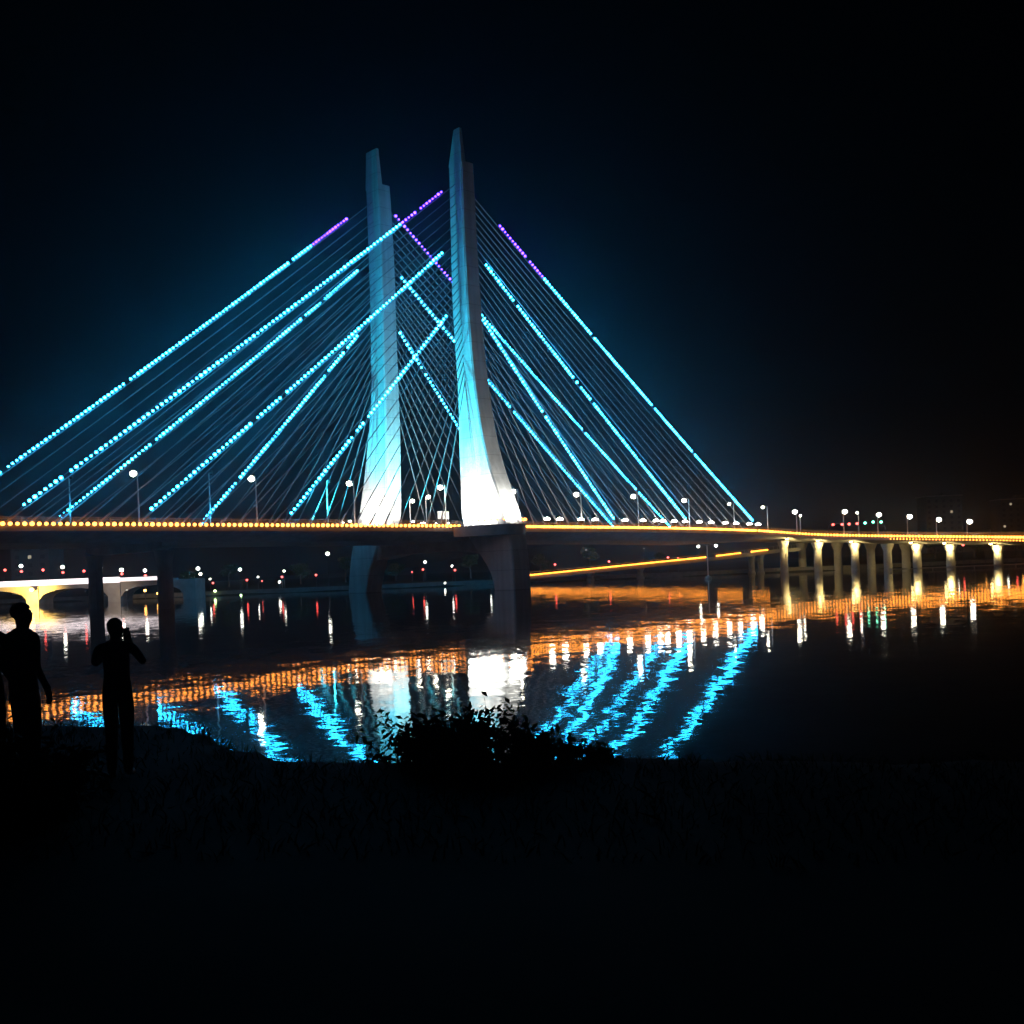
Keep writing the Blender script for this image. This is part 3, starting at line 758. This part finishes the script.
sh = [(383, 14.6, 24, 9, -.2, 'tiny shrub just left of the clump on the near bank'), (566, 14.5, 26, 10, .2, 'tiny shrub just right of the clump on the near bank'), (607, 14.6, 15, 8, .2, 'lowest tiny shrub apart to the right on the near bank'), (12, 9.9, 125, 30, 0, 'dark shrub at the left edge by the feet of the broad person'), (46, 10.4, 88, 26, .1, 'dark shrub on the bank right beside the broad person'), (70, 11.5, 44, 16, .1, 'low dark shrub between the two people'),
      (409, 14.4, 72, 9, -.25, 'low curling shrub at the left end of the clump on the near bank'), (425, 14.2, 60, 26, 0, 'dense shrub second from left on the near bank'),
      (450, 14.0, 66, 30, 0, 'dense rounded shrub in the middle of the near bank clump'), (472, 14.1, 66, 26, .1, 'dense shrub left of the tall sprig on the near bank'),
      (487, 13.9, 76, 16, .2, 'taller sprigged shrub against the white reflection'), (512, 14.2, 54, 18, .3, 'sprigged shrub right of the tallest one'),
      (534, 14.2, 44, 22, 0, 'low shrub at the right end of the clump on the near bank')]
for i, a in enumerate(sh): shrub(*a[:5], a[5], 40+i)
gr = MB(); rnd = random.Random(5)
for _ in range(9000):
    X = rnd.uniform(-11, 11); Y = rnd.uniform(8.5, 19.0 if X < -4 else 15.3); g = nearz(X, Y); h = rnd.uniform(.04, .17)*(1.3 if rnd.random() < .1 else 1)
    a = rnd.uniform(0, 6.28); d = Vector((math.cos(a), math.sin(a), 0)); l = Vector((rnd.gauss(0, .06), rnd.gauss(0, .06), 0)); b = Vector((X, Y, g-.02))
    gr.add([b-d*.008, b+d*.008, b+l*.5+d*.006+Vector((0, 0, h*.6)), b+l*1.4+Vector((0, 0, h)), b+l*.5-d*.006+Vector((0, 0, h*.6))], [(0, 1, 2, 3, 4)])
tag(gr.build('grass', 'grass'), 'short dark grass along the crest of the near bank', 'grass', kind='stuff')

# ------------------------------------------------------------------ people
def person(loc, rz, label, pose, cap=False, scale=1.0):
    V, E, Rd = [], [], []
    def v(p, r, par=None):
        V.append(p); Rd.append(r if isinstance(r, tuple) else (r, r)); i = len(V)-1
        if par is not None: E.append((par, i))
        return i
    pel = v((0, 0, .96), (.155, .115)); wst = v((0, 0, 1.12), (.14, .10), pel); che = v((0, .0, 1.30), (.165, .115), wst); ub = v((0, -.01, 1.43), (.12, .09), che)
    nk = v((0, 0, 1.51), (.055, .06), ub); jaw = v((0, .02, 1.575), (.066, .078), nk); hd = v((0, .008, 1.655), (.078, .098), jaw); tp_ = v((0, 0, 1.70), (.055, .07), hd)
    v((0, .125, 1.635), (.014, .016), hd)                         # nose
    for sx in (-1, 1): v((sx*.088, -.005, 1.64), (.012, .022), hd)  # ears
    for sx in (-1, 1):
        hip = v((sx*.085, 0, .88), (.098, .1), pel); kn = v((sx*.085, .02, .50), (.072, .075), hip); an = v((sx*.09, -.01, .1), (.055, .058), kn)
        hl = v((sx*.09, -.03, .045), (.036, .04), an); v((sx*.105, .16, .035), (.042, .028), hl)
        shd = v((sx*.185, -.01, 1.42), (.062, .062), ub)
        el, wr, fd = pose(sx)
        e1 = v(el, .042, shd); w1 = v(wr, .029, e1); fd = Vector(fd).normalized(); pm = Vector(wr)+fd*.06; p1 = v(tuple(pm), (.036, .022), w1)
        side = fd.cross(Vector((0, 1, 0) if abs(fd.y) < .8 else (1, 0, 0))).normalized(); curl = fd.cross(side)
        for k, ln in enumerate((.065, .075, .07, .055)):
            b = pm + side*(.027-.018*k)+fd*.04; q1 = v(tuple(b), .0095, p1); q2 = v(tuple(b+fd*ln*.5+curl*.008), .009, q1); v(tuple(b+fd*ln*.85+curl*.03), .0075, q2)
        b = Vector(wr)+fd*.03+side*.038; q1 = v(tuple(b), .0105, w1); v(tuple(b+fd*.045+side*.018+curl*.012), .009, q1)
    me = bpy.data.meshes.new('person'); me.from_pydata(V, E, []); ob = bpy.data.objects.new('person', me); C.objects.link(ob)
    sm = ob.modifiers.new('skin', 'SKIN'); ob.modifiers.new('sub', 'SUBSURF').levels = 2
    sv = me.skin_vertices[0].data
    for i, r in enumerate(Rd): sv[i].radius = r
    sv[0].use_root = True
    dg = bpy.context.evaluated_depsgraph_get(); dg.update()
    m2 = bpy.data.meshes.new_from_object(ob.evaluated_get(dg)); ob.modifiers.clear(); ob.data = m2
    for k in ('shirt', 'trousers', 'skin', 'shoe'): m2.materials.append(M[k])
    hands = [Vector(pose(sx)[1]) for sx in (-1, 1)]
    for f in m2.polygons:
        c = f.center; f.use_smooth = True
        near_hand = any((c-h).length < .19 and (c-h).dot(Vector(pose(1 if h.x > 0 else -1)[2])) > 0 for h in hands)
        f.material_index = 2 if (c.z > 1.5 and abs(c.x) < .12) or near_hand else (3 if c.z < .085 else (1 if c.z < .95 and not abs(c.x) > .26 else 0))
    ob.location = loc; ob.rotation_euler = (0, 0, rz); ob.scale = (scale,)*3
    tag(ob, label, 'person')
    hb = MB(); n = 16; rings = []
    for i in range(8):
        row = []
        for k in range(n):
            t = 2*math.pi*k/n; ph = .1 + i/7*(1.35 - .55*math.sin(t)); q = math.sin(ph)*(1-.2*max(0, ph-1.2))
            row.append(Vector((.09*q*math.cos(t), -.012+.112*q*math.sin(t), 1.66+.105*math.cos(ph))))
        rings.append(row)
    hb.sweep(rings)
    hb.build('hair', 'hair', ob, smooth=True)
    if cap:
        cb = MB(); rings = []
        for i in range(7):
            ph = .08+i/6*1.4; rings.append([Vector((.104*math.sin(ph)*math.cos(2*math.pi*k/n), .002+.122*math.sin(ph)*math.sin(2*math.pi*k/n), 1.705+.10*math.cos(ph))) for k in range(n)])
        cb.sweep(rings)
        cb.sweep([[Vector((x, y, z)) for x in (-.085, -.03, .03, .085)]+[Vector((x, y, z-.012)) for x in (.085, .03, -.03, -.085)] for y, z in ((.09, 1.72), (.15, 1.712), (.205, 1.695))])
        cb.build('cap', 'cap', ob, smooth=True)
    return ob
def arms_down(sx): return (sx*.235, -.05, 1.15), (sx*.22, .08, .93), (sx*-.1, .3, -1)
def phone_pose(sx): return (sx*.27, .12, 1.24), ((.09 if sx > 0 else -.05), .27, 1.46), ((-.25 if sx > 0 else .35), .25, .9)
Y = 12.0; p = at(21, 601, Y); g = nearz(p.x, Y)
person((p.x, Y, g), R(-28), 'broad person in dark clothes standing with arms down at the left edge', arms_down, False, (p.z-g)/1.775)
Y = 12.6; p = at(114.5, 616.5, Y); g = nearz(p.x, Y)
ps = (p.z-g)/1.775
pr_ = person((p.x, Y, g), R(6), 'bareheaded person in dark clothes on the bank, seen from behind with hands raised', phone_pose, False, ps)
Y = 11.6; p = at(-18, 601, Y); g = nearz(p.x, Y)
person((p.x, Y, g), R(14), 'dark-clothed person mostly cut off by the left edge, only a shoulder and side showing', arms_down, False, (p.z-g)/1.775)
ph = tag(MB().box((0, 0, 0), (.036, .005, .075)).build('phone', 'dark'), 'dark phone held up by the bareheaded person', 'phone')
ph.location = pr_.matrix_basis @ Vector((.04, .33, 1.56)); ph.rotation_euler = (R(-8), 0, R(6))

# ------------------------------------------------------------------ haze
hz = MB().box((0, 450, 78), (760, 520, 85)).build('bloom_haze', 'dark'); hz['kind'] = 'stuff'  # scattering volume added to imitate lens bloom around the lights
hm = bpy.data.materials.new('bloom_scatter'); hm.use_nodes = True; nt = hm.node_tree; nt.nodes.clear()
oo = nt.nodes.new('ShaderNodeOutputMaterial'); pv = nt.nodes.new('ShaderNodeVolumePrincipled')
pv.inputs['Color'].default_value = (.8, .88, 1, 1); pv.inputs['Density'].default_value = .0003; pv.inputs['Anisotropy'].default_value = .9
nt.links.new(pv.outputs[0], oo.inputs['Volume'])
try: hm.cycles.homogeneous_volume = True
except Exception: pass
try: hm.cycles.volume_sampling = 'MULTIPLE_IMPORTANCE'
except Exception: pass
hz.data.materials.clear(); hz.data.materials.append(hm)

# ------------------------------------------------------------------ night sky
w = bpy.data.worlds.new('World'); sc.world = w; w.use_nodes = True; nt = w.node_tree
bg = nt.nodes['Background']; sky = nt.nodes.new('ShaderNodeTexSky'); sky.sky_type = 'NISHITA'; sky.sun_disc = False
sky.sun_elevation = R(-9); sky.sun_rotation = R(200)
nt.links.new(sky.outputs[0], bg.inputs['Color']); bg.inputs['Strength'].default_value = .001
sc.view_settings.view_transform = 'Standard'; sc.view_settings.look = 'None'; sc.view_settings.exposure = 0; sc.view_settings.gamma = 1
sc.cycles.max_bounces = 5; sc.cycles.diffuse_bounces = 1; sc.cycles.glossy_bounces = 2; sc.cycles.volume_bounces = 0; sc.cycles.transmission_bounces = 1
sc.cycles.use_light_tree = True; sc.cycles.sample_clamp_indirect = 0; sc.cycles.use_denoising = True
sc.cycles.caustics_reflective = False
